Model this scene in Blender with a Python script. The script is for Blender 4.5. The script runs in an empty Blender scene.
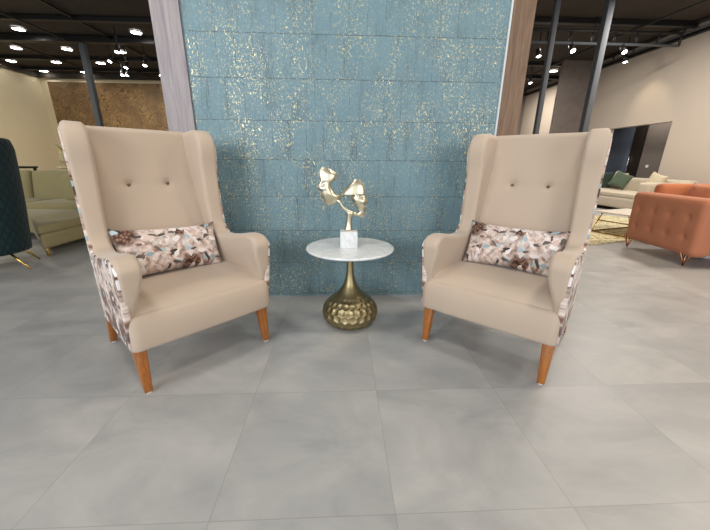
import bpy, bmesh, math, random
from mathutils import Vector, Matrix, noise
PI = math.pi
R = math.radians
random.seed(7)
scn = bpy.context.scene
COL = scn.collection

# ------------------------------------------------------------------ object helpers
def link(name, me, mat=None, parent=None, smooth=True):
    o = bpy.data.objects.new(name, me)
    COL.objects.link(o)
    if mat:
        me.materials.append(mat)
    if smooth:
        me.polygons.foreach_set('use_smooth', [True] * len(me.polygons))
    if parent:
        o.parent = parent
    return o

def obj(name, bm, mat=None, parent=None, smooth=True, recalc=True):
    if recalc:
        bmesh.ops.recalc_face_normals(bm, faces=bm.faces[:])
    me = bpy.data.meshes.new(name)
    bm.to_mesh(me)
    bm.free()
    return link(name, me, mat, parent, smooth)

def props(o, label=None, cat=None, group=None, kind=None):
    if label: o['label'] = label
    if cat: o['category'] = cat
    if group: o['group'] = group
    if kind: o['kind'] = kind
    return o

def thing(name, label, cat, loc=(0, 0, 0), rz=0, group=None):
    o = bpy.data.objects.new(name, None)
    COL.objects.link(o)
    o.empty_display_size = .1
    o.location = loc
    o.rotation_euler = (0, 0, rz)
    return props(o, label, cat, group)

def dup(root, loc, rz=None, label=None, group=None):
    r = root.copy(); COL.objects.link(r)
    r.location = loc
    if rz is not None: r.rotation_euler = (0, 0, rz)
    if label: r['label'] = label
    if group: r['group'] = group
    for ch in list(root.children):
        c = ch.copy(); COL.objects.link(c); c.parent = r
        for g in list(ch.children):
            d = g.copy(); COL.objects.link(d); d.parent = c
    return r

def box_into(bm, c, s, rot=None):
    r = bmesh.ops.create_cube(bm, size=1)
    M = Matrix.Translation(c)
    if rot is not None: M = M @ rot
    M = M @ Matrix.Diagonal((s[0], s[1], s[2], 1))
    bmesh.ops.transform(bm, matrix=M, verts=r['verts'])
    return r['verts']

def box(name, lo, hi, mat, parent=None, bevel=0, seg=3, rot=None):
    bm = bmesh.new()
    c = [(a + b) / 2 for a, b in zip(lo, hi)]
    s = [abs(b - a) for a, b in zip(lo, hi)]
    box_into(bm, c, s, rot)
    if bevel:
        bmesh.ops.bevel(bm, geom=bm.edges[:], offset=bevel, segments=seg, profile=.5, affect='EDGES')
    return obj(name, bm, mat, parent, smooth=False if not bevel else True)

def struct(name, lo, hi, mat, bevel=0):
    o = box(name, lo, hi, mat, bevel=bevel)
    o['kind'] = 'structure'
    return o

def tube_into(bm, pts, rad, seg=10, caps=True):
    pts = [Vector(p) for p in pts]
    n = len(pts)
    rads = rad if isinstance(rad, (list, tuple)) else [rad] * n
    rings = []
    up = None
    for i, p in enumerate(pts):
        t = (pts[min(i + 1, n - 1)] - pts[max(i - 1, 0)]).normalized()
        if up is None:
            up = Vector((0, 0, 1)) if abs(t.z) < .9 else Vector((1, 0, 0))
        a = t.cross(up).normalized()
        b = a.cross(t).normalized()
        up = b
        rings.append([bm.verts.new(p + (a * math.cos(2 * PI * k / seg) + b * math.sin(2 * PI * k / seg)) * rads[i]) for k in range(seg)])
    for i in range(n - 1):
        for k in range(seg):
            bm.faces.new((rings[i][k], rings[i][(k + 1) % seg], rings[i + 1][(k + 1) % seg], rings[i + 1][k]))
    if caps:
        bm.faces.new(rings[0]); bm.faces.new(rings[-1][::-1])

def tube(name, pts, rad, mat, parent=None, seg=10):
    bm = bmesh.new()
    tube_into(bm, pts, rad, seg)
    return obj(name, bm, mat, parent)

def frustum(name, p0, s0, p1, s1, mat, parent=None, bevel=.004, rz=0):
    """tapered square bar from centre p0 (section s0) to p1 (section s1)"""
    bm = bmesh.new()
    rings = []
    for p, s in ((p0, s0), (p1, s1)):
        ring = []
        for dx, dy in ((-1, -1), (1, -1), (1, 1), (-1, 1)):
            x, y = dx * s / 2, dy * s / 2
            ring.append(bm.verts.new((p[0] + x * math.cos(rz) - y * math.sin(rz), p[1] + x * math.sin(rz) + y * math.cos(rz), p[2])))
        rings.append(ring)
    for k in range(4):
        bm.faces.new((rings[0][k], rings[0][(k + 1) % 4], rings[1][(k + 1) % 4], rings[1][k]))
    bm.faces.new(rings[0]); bm.faces.new(rings[1][::-1])
    bmesh.ops.recalc_face_normals(bm, faces=bm.faces[:])
    bmesh.ops.bevel(bm, geom=bm.edges[:], offset=bevel, segments=2, profile=.5, affect='EDGES')
    return obj(name, bm, mat, parent)

def lathe_bm(prof, seg=48, cap_lo=True, cap_hi=True):
    bm = bmesh.new()
    rings = []
    for r, z in prof:
        rings.append([bm.verts.new((r * math.cos(2 * PI * k / seg), r * math.sin(2 * PI * k / seg), z)) for k in range(seg)])
    for i in range(len(rings) - 1):
        for k in range(seg):
            bm.faces.new((rings[i][k], rings[i][(k + 1) % seg], rings[i + 1][(k + 1) % seg], rings[i + 1][k]))
    if cap_lo: bm.faces.new(rings[0][::-1])
    if cap_hi: bm.faces.new(rings[-1])
    return bm

def soft_box(name, half, r, mat, parent=None, n=(16, 16, 10), fn=None, centre=(0, 0, 0), rot=None):
    """rounded cushion-like box: a cube grid rounded by radius r, then bent by fn(p, u) with u in [-1,1]^3"""
    bm = bmesh.new()
    cache = {}
    hx, hy, hz = half
    def samp(k, m):  # denser near the ends
        t = -1 + 2 * k / m
        return math.sin(t * PI / 2) * .55 + t * .45
    def vert(u):
        key = tuple(round(c, 5) for c in u)
        if key in cache: return cache[key]
        p = Vector((u[0] * hx, u[1] * hy, u[2] * hz))
        q = Vector([max(-(h - r), min(h - r, c)) for h, c in zip(half, p)])
        d = p - q
        if d.length > 1e-9:
            d = d.normalized() * r
        p = q + d
        if fn: p = Vector(fn(p, u))
        if rot is not None: p = rot @ p
        p += Vector(centre)
        cache[key] = bm.verts.new(p)
        return cache[key]
    for ax in range(3):
        a, b = (ax + 1) % 3, (ax + 2) % 3
        for s in (-1, 1):
            for i in range(n[a]):
                for j in range(n[b]):
                    vs = []
                    for di, dj in ((0, 0), (1, 0), (1, 1), (0, 1)):
                        u = [0, 0, 0]
                        u[ax] = s; u[a] = samp(i + di, n[a]); u[b] = samp(j + dj, n[b])
                        vs.append(vert(u))
                    if len(set(vs)) == 4:
                        try: bm.faces.new(vs)
                        except ValueError: pass
    return obj(name, bm, mat, parent)

def smooth_poly(pts, n=6, closed=True):
    """Catmull-Rom through 2D points"""
    out = []
    m = len(pts)
    for i in range(m):
        p0, p1, p2, p3 = pts[(i - 1) % m], pts[i], pts[(i + 1) % m], pts[(i + 2) % m]
        for k in range(n):
            t = k / n
            out.append(tuple(.5 * ((2 * b) + (-a + c) * t + (2 * a - 5 * b + 4 * c - d) * t * t + (-a + 3 * b - 3 * c + d) * t ** 3)
                             for a, b, c, d in zip(p0, p1, p2, p3)))
    return out

# ------------------------------------------------------------------ material helpers
class NT:
    def __init__(s, name):
        s.m = bpy.data.materials.new(name)
        s.m.use_nodes = True
        s.t = s.m.node_tree
        s.n = s.t.nodes
        s.b = s.n['Principled BSDF']
    def node(s, typ, **kw):
        nd = s.n.new(typ)
        for k, v in kw.items():
            if k.startswith('i_'):
                nd.inputs[k[2:].replace('_', ' ')].default_value = v
            else:
                setattr(nd, k, v)
        return nd
    def set(s, sock, v):
        if isinstance(v, bpy.types.NodeSocket): s.t.links.new(v, sock)
        elif v is not None:
            sock.default_value = v
    def math(s, op, a, b=None, c=None, clamp=False):
        nd = s.node('ShaderNodeMath', operation=op, use_clamp=clamp)
        s.set(nd.inputs[0], a)
        if b is not None: s.set(nd.inputs[1], b)
        if c is not None: s.set(nd.inputs[2], c)
        return nd.outputs[0]
    def coord(s, kind='Object'):
        return s.node('ShaderNodeTexCoord').outputs[kind]
    def mapping(s, v, scale=(1, 1, 1), rot=(0, 0, 0), loc=(0, 0, 0)):
        nd = s.node('ShaderNodeMapping')
        s.set(nd.inputs['Vector'], v)
        nd.inputs['Scale'].default_value = scale
        nd.inputs['Rotation'].default_value = rot
        nd.inputs['Location'].default_value = loc
        return nd.outputs[0]
    def noise(s, v, scale, detail=4, rough=.5, dist=0, out='Fac'):
        nd = s.node('ShaderNodeTexNoise')
        s.set(nd.inputs['Vector'], v)
        nd.inputs['Scale'].default_value = scale
        nd.inputs['Detail'].default_value = detail
        nd.inputs['Roughness'].default_value = rough
        nd.inputs['Distortion'].default_value = dist
        return nd.outputs[out]
    def ramp(s, fac, stops, interp='LINEAR'):
        nd = s.node('ShaderNodeValToRGB')
        s.set(nd.inputs[0], fac)
        nd.color_ramp.interpolation = interp
        el = nd.color_ramp.elements
        while len(el) < len(stops): el.new(.5)
        for e, (p, c) in zip(el, stops):
            e.position = p
            e.color = (*c, 1) if len(c) == 3 else c
        return nd.outputs[0]
    def mix(s, fac, a, b):
        nd = s.node('ShaderNodeMix', data_type='RGBA')
        s.set(nd.inputs[0], fac)
        for i, v in ((6, a), (7, b)):
            if isinstance(v, tuple) and len(v) == 3: v = (*v, 1)
            s.set(nd.inputs[i], v)
        return nd.outputs[2]
    def bump(s, h, strength=.2, dist=.01):
        nd = s.node('ShaderNodeBump')
        s.set(nd.inputs['Height'], h)
        nd.inputs['Strength'].default_value = strength
        nd.inputs['Distance'].default_value = dist
        s.t.links.new(nd.outputs[0], s.b.inputs['Normal'])
    def sep(s, v):
        nd = s.node('ShaderNodeSeparateXYZ'); s.set(nd.inputs[0], v)
        return nd.outputs
    def comb(s, x=0, y=0, z=0):
        nd = s.node('ShaderNodeCombineXYZ')
        for i, v in enumerate((x, y, z)): s.set(nd.inputs[i], v)
        return nd.outputs[0]
    def fin(s, col=None, rough=None, metal=None, spec=None, sheen=None, coat=None):
        if isinstance(col, tuple) and len(col) == 3: col = (*col, 1)
        if col is not None: s.set(s.b.inputs['Base Color'], col)
        if rough is not None: s.set(s.b.inputs['Roughness'], rough)
        if metal is not None: s.set(s.b.inputs['Metallic'], metal)
        if spec is not None: s.b.inputs['Specular IOR Level'].default_value = spec
        if sheen is not None:
            s.b.inputs['Sheen Weight'].default_value = sheen
            s.b.inputs['Sheen Roughness'].default_value = .4
        if coat is not None: s.b.inputs['Coat Weight'].default_value = coat
        return s.m

def lin(r, g, b):
    f = lambda c: (c / 255 / 12.92) if c / 255 <= .04045 else ((c / 255 + .055) / 1.055) ** 2.4
    return (f(r), f(g), f(b))

def mat_plain(name, col, rough=.6, metal=0, var=.08, scale=6, spec=.5, bump=0, sheen=None):
    t = NT(name)
    co = t.coord()
    n = t.noise(co, scale, 5, .6)
    c = t.mix(n, tuple(x * (1 - var) for x in col), tuple(min(1, x * (1 + var)) for x in col))
    if bump: t.bump(t.noise(co, scale * 30, 3), bump, .002)
    return t.fin(c, rough, metal, spec, sheen)

def mat_fabric(name, col, sheen=.3, weave=700, var=.1, rough=.85, bump=.25):
    t = NT(name)
    co = t.coord()
    n = t.noise(co, 5, 4, .55)
    fine = t.noise(co, weave, 2, .5)
    c = t.mix(n, tuple(x * (1 - var) for x in col), tuple(x * (1 + var) for x in col))
    c = t.mix(t.math('MULTIPLY', fine, .25), c, tuple(x * .75 for x in col))
    t.bump(fine, bump, .0015)
    return t.fin(c, rough, 0, .25, sheen)

def mat_floral(name, axes, scale=1.0):
    """pinkish, brown and white watercolour print with dark leaves and pale aqua petals"""
    t = NT(name)
    xyz = t.sep(t.coord())
    v = t.comb(xyz[axes[0]], xyz[axes[1]], 0)
    v = t.mapping(v, (scale, scale, scale), loc=(3.1, 1.7, 0))
    warp = t.noise(v, 14, 3, .6, out='Color')
    vm = t.node('ShaderNodeVectorMath', operation='MULTIPLY_ADD')
    t.set(vm.inputs[0], warp); vm.inputs[1].default_value = (.05, .05, 0); t.set(vm.inputs[2], v)
    wv = vm.outputs[0]
    # petals: warped cells, pale centres, tan edges
    vo = t.node('ShaderNodeTexVoronoi', voronoi_dimensions='2D', feature='F1')
    t.set(vo.inputs['Vector'], wv); vo.inputs['Scale'].default_value = 26
    petal = t.ramp(vo.outputs['Distance'], [(0.0, lin(228, 212, 204)), (.3, lin(196, 172, 158)), (.5, lin(156, 126, 110)), (.75, lin(110, 84, 72))])
    blot = t.noise(v, 7, 4, .65, .6)
    base = t.mix(t.ramp(blot, [(.38, (0, 0, 0)), (.62, (1, 1, 1))]), petal, t.mix(vo.outputs['Color'], lin(236, 224, 216), lin(198, 170, 156)))
    # finer scattered petals
    vs2 = t.node('ShaderNodeTexVoronoi', voronoi_dimensions='2D', feature='F1')
    t.set(vs2.inputs['Vector'], wv); vs2.inputs['Scale'].default_value = 58
    pal = t.ramp(t.sep(vs2.outputs['Color'])[0], [(0, lin(238, 228, 222)), (.3, lin(204, 178, 166)), (.5, lin(226, 210, 200)), (.66, lin(150, 120, 106)), (.8, lin(176, 192, 196)), (.9, lin(92, 74, 68))], 'CONSTANT')
    base = t.mix(t.math('MULTIPLY', t.math('GREATER_THAN', t.noise(v, 20, 2), .47), .45), base, pal)
    # brown blossom heads
    vb = t.node('ShaderNodeTexVoronoi', voronoi_dimensions='2D', feature='F1')
    t.set(vb.inputs['Vector'], wv); vb.inputs['Scale'].default_value = 6.5
    small = t.node('ShaderNodeTexVoronoi', voronoi_dimensions='2D', feature='F1')
    t.set(small.inputs['Vector'], wv); small.inputs['Scale'].default_value = 60
    brown = t.ramp(small.outputs['Distance'], [(0, lin(160, 128, 108)), (.4, lin(96, 66, 52)), (.8, lin(56, 38, 32))])
    bsel = t.math('GREATER_THAN', t.sep(vb.outputs['Color'])[0], .38)
    bm_ = t.math('MULTIPLY', t.ramp(vb.outputs['Distance'], [(.30, (1, 1, 1)), (.52, (0, 0, 0))]), bsel)
    base = t.mix(bm_, base, brown)
    # leaves and aqua petals
    def leaves(sc, L, W, thr, col, off, base):
        cv = t.mapping(wv, loc=off)
        vv = t.node('ShaderNodeTexVoronoi', voronoi_dimensions='2D', feature='F1')
        t.set(vv.inputs['Vector'], cv); vv.inputs['Scale'].default_value = sc
        vv.inputs['Randomness'].default_value = .75
        sub = t.node('ShaderNodeVectorMath', operation='SUBTRACT')
        t.set(sub.inputs[0], cv); t.set(sub.inputs[1], vv.outputs['Position'])
        rc = t.sep(vv.outputs['Color'])
        rot = t.node('ShaderNodeVectorRotate', rotation_type='Z_AXIS')
        t.set(rot.inputs['Vector'], sub.outputs[0])
        t.set(rot.inputs['Angle'], t.math('MULTIPLY', rc[0], 6.28))
        q = t.sep(rot.outputs[0])
        tt = t.math('DIVIDE', q[0], L)
        w = t.math('MULTIPLY', t.math('SUBTRACT', 1, t.math('MULTIPLY', tt, tt)), W)
        inside = t.math('LESS_THAN', t.math('ABSOLUTE', q[1]), w)
        sel = t.math('GREATER_THAN', rc[1], thr)
        return t.mix(t.math('MULTIPLY', inside, sel), base, t.mix(rc[2], col[0], col[1]))
    base = leaves(13, .026, .015, .45, (lin(238, 232, 228), lin(212, 196, 190)), (1.3, 7.2, 0), base)
    base = leaves(15, .019, .013, .76, (lin(140, 166, 176), lin(170, 184, 188)), (5.3, 2.2, 0), base)
    base = leaves(12, .027, .0095, .42, (lin(72, 60, 56), lin(112, 98, 92)), (0, 0, 0), base)
    base = leaves(17, .018, .0075, .62, (lin(66, 56, 54), lin(130, 112, 102)), (2.7, 4.4, 0), base)
    t.bump(t.noise(v, 500, 2), .2, .001)
    return t.fin(base, .8, 0, .25, .15)

def mat_wood(name, c1, c2, axis=2, rough=.35, scale=1.0, coat=0):
    t = NT(name)
    sc = [22 * scale] * 3; sc[axis] = 1.2 * scale
    v = t.mapping(t.coord(), tuple(sc))
    n = t.noise(v, 2.2, 6, .65, 1.2)
    n2 = t.noise(v, 9, 3, .5)
    f = t.ramp(t.math('ADD', t.math('MULTIPLY', n, .75), t.math('MULTIPLY', n2, .25)), [(.35, c1), (.5, tuple((a + b) / 2 for a, b in zip(c1, c2))), (.66, c2)])
    t.bump(n2, .15, .002)
    return t.fin(f, rough, 0, .5, None, coat)

def mat_emit(name, col, strength):
    t = NT(name)
    t.b.inputs['Emission Color'].default_value = (*col, 1)
    t.b.inputs['Emission Strength'].default_value = strength
    return t.fin((.8, .8, .8), .5)

def mat_metal(name, col, rough=.3, var=.15, scale=20):
    t = NT(name)
    n = t.noise(t.coord(), scale, 4)
    c = t.mix(n, tuple(x * (1 - var) for x in col), tuple(min(1, x * (1 + var)) for x in col))
    r = t.math('MULTIPLY_ADD', n, .15, rough - .07)
    return t.fin(c, r, 1)

# ------------------------------------------------------------------ materials
BEIGE = mat_fabric('beige_velvet', lin(191, 172, 153), .25, var=.05)
FLORAL_SIDE = mat_floral('floral_print_side', (1, 2))
FLORAL_BACK = mat_floral('floral_print_back', (0, 2))
OAK = mat_wood('orange_oak', lin(128, 70, 22), lin(186, 116, 50), 2, .3, 2.2, .3)
CLEAR_GLIDE = mat_plain('white_plastic', (.8, .8, .8), .4)
BRONZE = mat_metal('dark_bronze_button', lin(120, 96, 80), .3)
BRASS = mat_metal('antique_brass', lin(158, 144, 108), .42, .1)
CHAMPAGNE = mat_metal('champagne_metal', lin(216, 206, 180), .33, .05)
GOLD = mat_metal('polished_gold', lin(214, 176, 100), .22, .05)
COPPER = mat_metal('copper', lin(214, 142, 108), .25, .05)
BLACK_METAL = mat_plain('black_metal', lin(38, 37, 37), .45, .2)
POST_METAL = mat_plain('grey_steel_post', lin(92, 95, 100), .65, 0, spec=.3)
CEIL_BLACK = mat_plain('black_ceiling_paint', lin(58, 50, 42), .85, var=.6, scale=.9)

def make_marble():
    t = NT('white_marble')
    co = t.coord()
    v = t.noise(co, 5, 6, .6, 1.8)
    vein = t.ramp(v, [(.44, (1, 1, 1)), (.5, (0, 0, 0)), (.54, (1, 1, 1))])
    cloud = t.noise(co, 3, 5, .6)
    base = t.mix(cloud, lin(212, 214, 214), lin(238, 238, 236))
    c = t.mix(t.math('MULTIPLY', t.math('SUBTRACT', 1, vein), .35), base, lin(170, 174, 178))
    return t.fin(c, .18, 0, .5)
MARBLE = make_marble()

def make_floor():
    t = NT('grey_porcelain_tiles')
    co = t.coord()
    x, y, z = t.sep(co)
    S = .6025; OX = .175; OY = 1.343
    gx = t.math('PINGPONG', t.math('SUBTRACT', x, OX), S / 2)
    gy = t.math('PINGPONG', t.math('SUBTRACT', y, OY), .5992 / 2)
    g = t.math('MINIMUM', gx, gy)
    line = t.math('LESS_THAN', g, .0016)
    # each tile slightly different
    ix = t.math('FLOOR', t.math('DIVIDE', t.math('SUBTRACT', x, OX), S))
    iy = t.math('FLOOR', t.math('DIVIDE', t.math('SUBTRACT', y, OY), .5992))
    wn = t.node('ShaderNodeTexWhiteNoise', noise_dimensions='2D')
    t.set(wn.inputs['Vector'], t.comb(ix, iy, 0))
    off = t.node('ShaderNodeVectorMath', operation='MULTIPLY_ADD')
    t.set(off.inputs[0], wn.outputs['Color']); off.inputs[1].default_value = (9, 9, 9); t.set(off.inputs[2], co)
    cloud = t.noise(t.mapping(off.outputs[0], (1, 1.6, 1), (0, 0, .6)), 2.2, 7, .62, .5)
    base = t.ramp(cloud, [(.3, lin(150, 150, 149)), (.5, lin(168, 167, 165)), (.7, lin(184, 182, 178))])
    base = t.mix(t.math('MULTIPLY', wn.outputs['Value'], .25), base, lin(160, 160, 160))
    c = t.mix(t.math('MULTIPLY', line, .45), base, lin(126, 125, 122))
    t.bump(t.math('SUBTRACT', 1, line), .12, .002)
    r = t.math('MULTIPLY_ADD', cloud, .18, .30)
    return t.fin(c, r, 0, .42)
FLOOR = make_floor()

def make_wallpaper():
    t = NT('teal_wallpaper_gold_flecks')
    co = t.coord()
    x, y, z = t.sep(co)
    p = t.comb(x, z, 0)
    cloud = t.noise(p, 3, 5, .6)
    base = t.mix(cloud, lin(96, 126, 136), lin(124, 154, 162))
    # linen micro mottling
    mott = t.noise(t.mapping(p, (60, 130, 1)), 1, 4, .7)
    base = t.mix(t.math('MULTIPLY', mott, .5), base, lin(70, 100, 112))
    lt = t.noise(t.mapping(p, (150, 38, 1)), 1, 3, .7)
    base = t.mix(t.ramp(lt, [(.56, (0, 0, 0)), (.66, (.55, .55, .55))]), base, lin(158, 180, 182))
    # broad darker vertical streak clusters, broken per row
    row = t.math('FLOOR', t.math('DIVIDE', t.math('ADD', z, -.034), .27))
    st = t.noise(t.comb(t.math('MULTIPLY', x, 9), t.math('MULTIPLY_ADD', z, 1.6, t.math('MULTIPLY', row, 7.7)), 0), 1, 3, .6)
    fine = t.noise(t.comb(t.math('MULTIPLY', x, 130), t.math('MULTIPLY', z, 9), 0), 1, 3, .7)
    dark = t.math('MULTIPLY', t.ramp(st, [(.5, (0, 0, 0)), (.66, (1, 1, 1))]), t.ramp(fine, [(.42, (0, 0, 0)), (.6, (1, 1, 1))]))
    base = t.mix(t.math('MULTIPLY', dark, .75), base, lin(70, 84, 90))
    # vertical seams
    wn = t.node('ShaderNodeTexWhiteNoise', noise_dimensions='1D')
    t.set(wn.inputs['W'], row)
    vx = t.math('PINGPONG', t.math('MULTIPLY_ADD', wn.outputs['Value'], .1, x), .062)
    jig = t.math('MULTIPLY', t.noise(t.comb(0, t.math('MULTIPLY', z, 60), 0), 1, 2), .003)
    vline = t.math('LESS_THAN', vx, t.math('ADD', .0005, jig))
    zj = t.math('MULTIPLY_ADD', t.noise(t.comb(t.math('MULTIPLY', x, 24), 0, 0), 1, 3), .008, z)
    hx = t.math('PINGPONG', t.math('ADD', zj, -.038), .135)
    hline = t.math('LESS_THAN', hx, .0023)
    brk = t.ramp(t.noise(p, 26, 2), [(.4, (0, 0, 0)), (.55, (1, 1, 1))])
    seams = t.math('MAXIMUM', t.math('MULTIPLY', vline, t.math('MULTIPLY', brk, .6)), t.math('MULTIPLY', hline, t.math('MULTIPLY_ADD', brk, .45, .35)))
    base = t.mix(seams, base, lin(58, 68, 72))
    # gold squiggle flecks: thin iso-lines of stretched noise, broken up by a mask
    def squig(sc, w, th, seed):
        q = t.mapping(p, (sc, sc * .45, 1), loc=(seed, seed * 2, 0))
        n = t.noise(q, 1, 2, .5, .8)
        l = t.math('LESS_THAN', t.math('ABSOLUTE', t.math('SUBTRACT', n, .5)), w)
        m = t.math('GREATER_THAN', t.noise(t.mapping(p, (sc * 1.1, sc * .9, 1), loc=(seed * 3, 4, 0)), 1, 2, .6), th)
        return t.math('MULTIPLY', l, m)
    cl = t.noise(t.mapping(p, (5, 2.6, 1), loc=(2, 9, 0)), 1, 3, .6)
    fl = t.math('MAXIMUM', squig(56, .024, .55, 1.3), squig(85, .03, .58, 6.1))
    fl = t.math('MULTIPLY', fl, t.ramp(cl, [(.40, (.12, .12, .12)), (.56, (1, 1, 1))]))
    c = t.mix(fl, base, lin(226, 212, 160))
    t.bump(t.math('ADD', t.math('MULTIPLY', fl, 1.5), t.math('ADD', t.math('MULTIPLY', mott, .6), t.math('MULTIPLY', seams, -1.5))), .5, .002)
    return t.fin(c, t.math('MULTIPLY_ADD', fl, -.15, .5), t.math('MULTIPLY', fl, .55), .5)
WALLPAPER = make_wallpaper()

def make_art():
    t = NT('brown_damask_art')
    x, y, z = t.sep(t.coord())
    p = t.comb(x, z, 0)
    n = t.noise(p, 2.6, 1, .4, 1.6)
    rings = t.math('ABSOLUTE', t.math('SINE', t.math('MULTIPLY', n, 26)))
    m = t.ramp(rings, [(.35, (0, 0, 0)), (.6, (1, 1, 1))])
    patch = t.ramp(t.noise(p, 1.2, 4, .6), [(.38, (.15, .15, .15)), (.62, (1, 1, 1))])
    lo = t.mix(t.noise(p, 2, 4), lin(78, 60, 42), lin(112, 86, 56))
    hi = t.mix(t.noise(p, 1.3, 3), lin(138, 108, 68), lin(172, 138, 88))
    c = t.mix(t.math('MULTIPLY', m, patch), lo, hi)
    return t.fin(c, .6, .1)
ART = make_art()

WALL_L = mat_plain('cream_paint', lin(206, 192, 160), .8, var=.04, scale=.5)
WALL_R = mat_plain('warm_beige_paint', lin(196, 182, 167), .8, var=.04, scale=.5)
LIT_FRAME = mat_wood('window_lit_wood', lin(128, 120, 124), lin(164, 152, 150), 2, .5, .7)  # grey-lilac tone paints in window light reflected on the wood
BROWN_FRAME = mat_wood('brown_walnut_wood', lin(92, 70, 52), lin(136, 106, 80), 2, .5, .7)
WHITE_TRIM = mat_plain('white_trim', lin(210, 214, 216), .5)
PIER = mat_plain('dark_textured_stone', lin(118, 108, 102), .9, var=.3, scale=5, bump=.4)
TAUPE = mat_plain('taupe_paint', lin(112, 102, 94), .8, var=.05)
DARK_WOOD = mat_wood('dark_door_wood', lin(26, 22, 20), lin(44, 36, 32), 2, .4, .7)
PLASTER = mat_plain('plaster', lin(190, 180, 165), .9)

# ------------------------------------------------------------------ setting
struct('floor', (-11.5, -6, -.1), (8.6, 16, 0), FLOOR)
struct('ceiling', (-11.5, -6, 4.2), (8.6, 16, 4.35), CEIL_BLACK)
struct('wall_left', (-11.4, -6, 0), (-11.2, 14.2, 4.2), WALL_L)
struct('wall_back', (-11.2, 14.0, 0), (-.8, 14.2, 4.2), WALL_L)
struct('wall_back_right', (-.8, 15.5, 0), (8.47, 15.7, 4.2), PIER)
# right wall with an opening (y 8.34 .. 10.35, up to z 2.14)
struct('wall_right', (8.27, 10.35, 0), (8.47, 15.5, 4.2), WALL_R)
struct('wall_right_front', (8.27, -6, 0), (8.47, 8.33, 4.2), WALL_R)
struct('wall_right_header', (8.27, 8.33, 2.14), (8.47, 10.35, 4.2), WALL_R)
# the space seen through the opening
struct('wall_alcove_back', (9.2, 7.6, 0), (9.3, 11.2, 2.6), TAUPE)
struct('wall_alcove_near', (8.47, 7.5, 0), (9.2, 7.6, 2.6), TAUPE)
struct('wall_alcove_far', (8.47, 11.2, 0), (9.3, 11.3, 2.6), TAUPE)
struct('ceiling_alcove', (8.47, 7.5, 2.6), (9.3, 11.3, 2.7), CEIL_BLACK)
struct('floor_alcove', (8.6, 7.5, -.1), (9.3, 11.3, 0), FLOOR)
# dark glass door set in the alcove
dr = thing('door_1', None, None, (9.2, 0, 0)); dr['kind'] = 'structure'
def make_blueglass():
    t = NT('dark_blue_glass')
    _, y, z = t.sep(t.coord())
    c = t.mix(t.noise(t.comb(y, z, 0), 1.5, 3), lin(82, 92, 108), lin(116, 126, 140))
    return t.fin(c, .12, 0, .6)
BLUEGLASS = make_blueglass()
box('door_glass', (-.03, 10.32, .42), (-.01, 11.19, 2.5), BLUEGLASS, dr)
box('door_base_panel', (-.04, 10.32, 0), (-.005, 11.19, .42), DARK_WOOD, dr)
box('door_frame', (-.06, 9.95, 0), (-.002, 10.32, 2.55), DARK_WOOD, dr)
tube('door_handle', [(-.10, 10.26, .86), (-.10, 10.26, 1.34)], .014, mat_metal('steel', (.8, .8, .8), .3), dr)
box('wall_switch', (9.185, 9.62, 1.02), (9.2, 9.7, 1.1), CLEAR_GLIDE)
props(bpy.data.objects['wall_switch'], 'small white wall switch on the taupe wall beside the dark door', 'switch')

# dark bands at the top of the walls
struct('trim_1', (-11.2, -6, 4.0), (-11.12, 13.95, 4.2), CEIL_BLACK)
struct('trim_2', (-11.2, 13.88, 3.99), (-.8, 14.0, 4.2), CEIL_BLACK)
struct('trim_3', (8.17, -6, 3.97), (8.27, 15.5, 4.04), BLACK_METAL)
struct('wall_pier', (7.0, 11.2, 0), (8.27, 11.28, 4.2), PIER)

# partition with the wallpaper, framed by boards
struct('wall_partition', (-1.04, 2.55, 0), (1.158, 2.68, 4.2), WALLPAPER)
struct('trim_4', (-1.225, 2.53, 0), (-1.04, 2.70, 4.2), LIT_FRAME)
struct('trim_5', (1.17, 2.53, 0), (1.325, 2.70, 4.2), BROWN_FRAME)
struct('trim_6', (1.158, 2.535, 0), (1.17, 2.69, 4.2), WHITE_TRIM)
struct('baseboard_partition', (-1.04, 2.542, 0), (1.158, 2.55, .01), mat_plain('grey_sealant', lin(150, 156, 158), .7))

# art covering on the back wall
ap = thing('wall_art_panel', 'large brown and gold scrollwork wall panel on the far back wall', 'wall art', (-7.7, 14.0, .35))
box('panel', (-3.22, -.05, 0), (3.0, 0, 3.52), ART, ap)
fr = bmesh.new()
for lo, hi in (((-3.27, -.06, -.05), (-3.22, 0, 3.57)), ((3.0, -.06, -.05), (3.05, 0, 3.57)), ((-3.22, -.06, 3.52), (3.0, 0, 3.57)), ((-3.22, -.06, -.05), (3.0, 0, 0))):
    box_into(fr, [(a + b) / 2 for a, b in zip(lo, hi)], [b - a for a, b in zip(lo, hi)])
obj('frame', fr, WALL_L, ap, smooth=False)

# steel posts
def post(loc, w, label, h=4.2):
    t = thing('steel_post', label, 'post', loc)
    box('shaft', (-w / 2, -w / 2, .02), (w / 2, w / 2, h - .02), POST_METAL, t, bevel=.008)
    box('base_plate', (-w * .9, -w * .9, 0), (w * .9, w * .9, .02), BLACK_METAL, t)
    box('top_plate', (-w * .9, -w * .9, h - .02), (w * .9, w * .9, h), BLACK_METAL, t)
post((-6.80, 10.15, 0), .135, 'slim grey steel post in front of the brown scrollwork panel')
post((4.06, 7.0, 0), .09, 'slim grey steel post nearest the brown wooden frame board on the right')
post((5.07, 7.0, 0), .12, 'thicker grey steel post in front of the dark textured pier')

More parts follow.
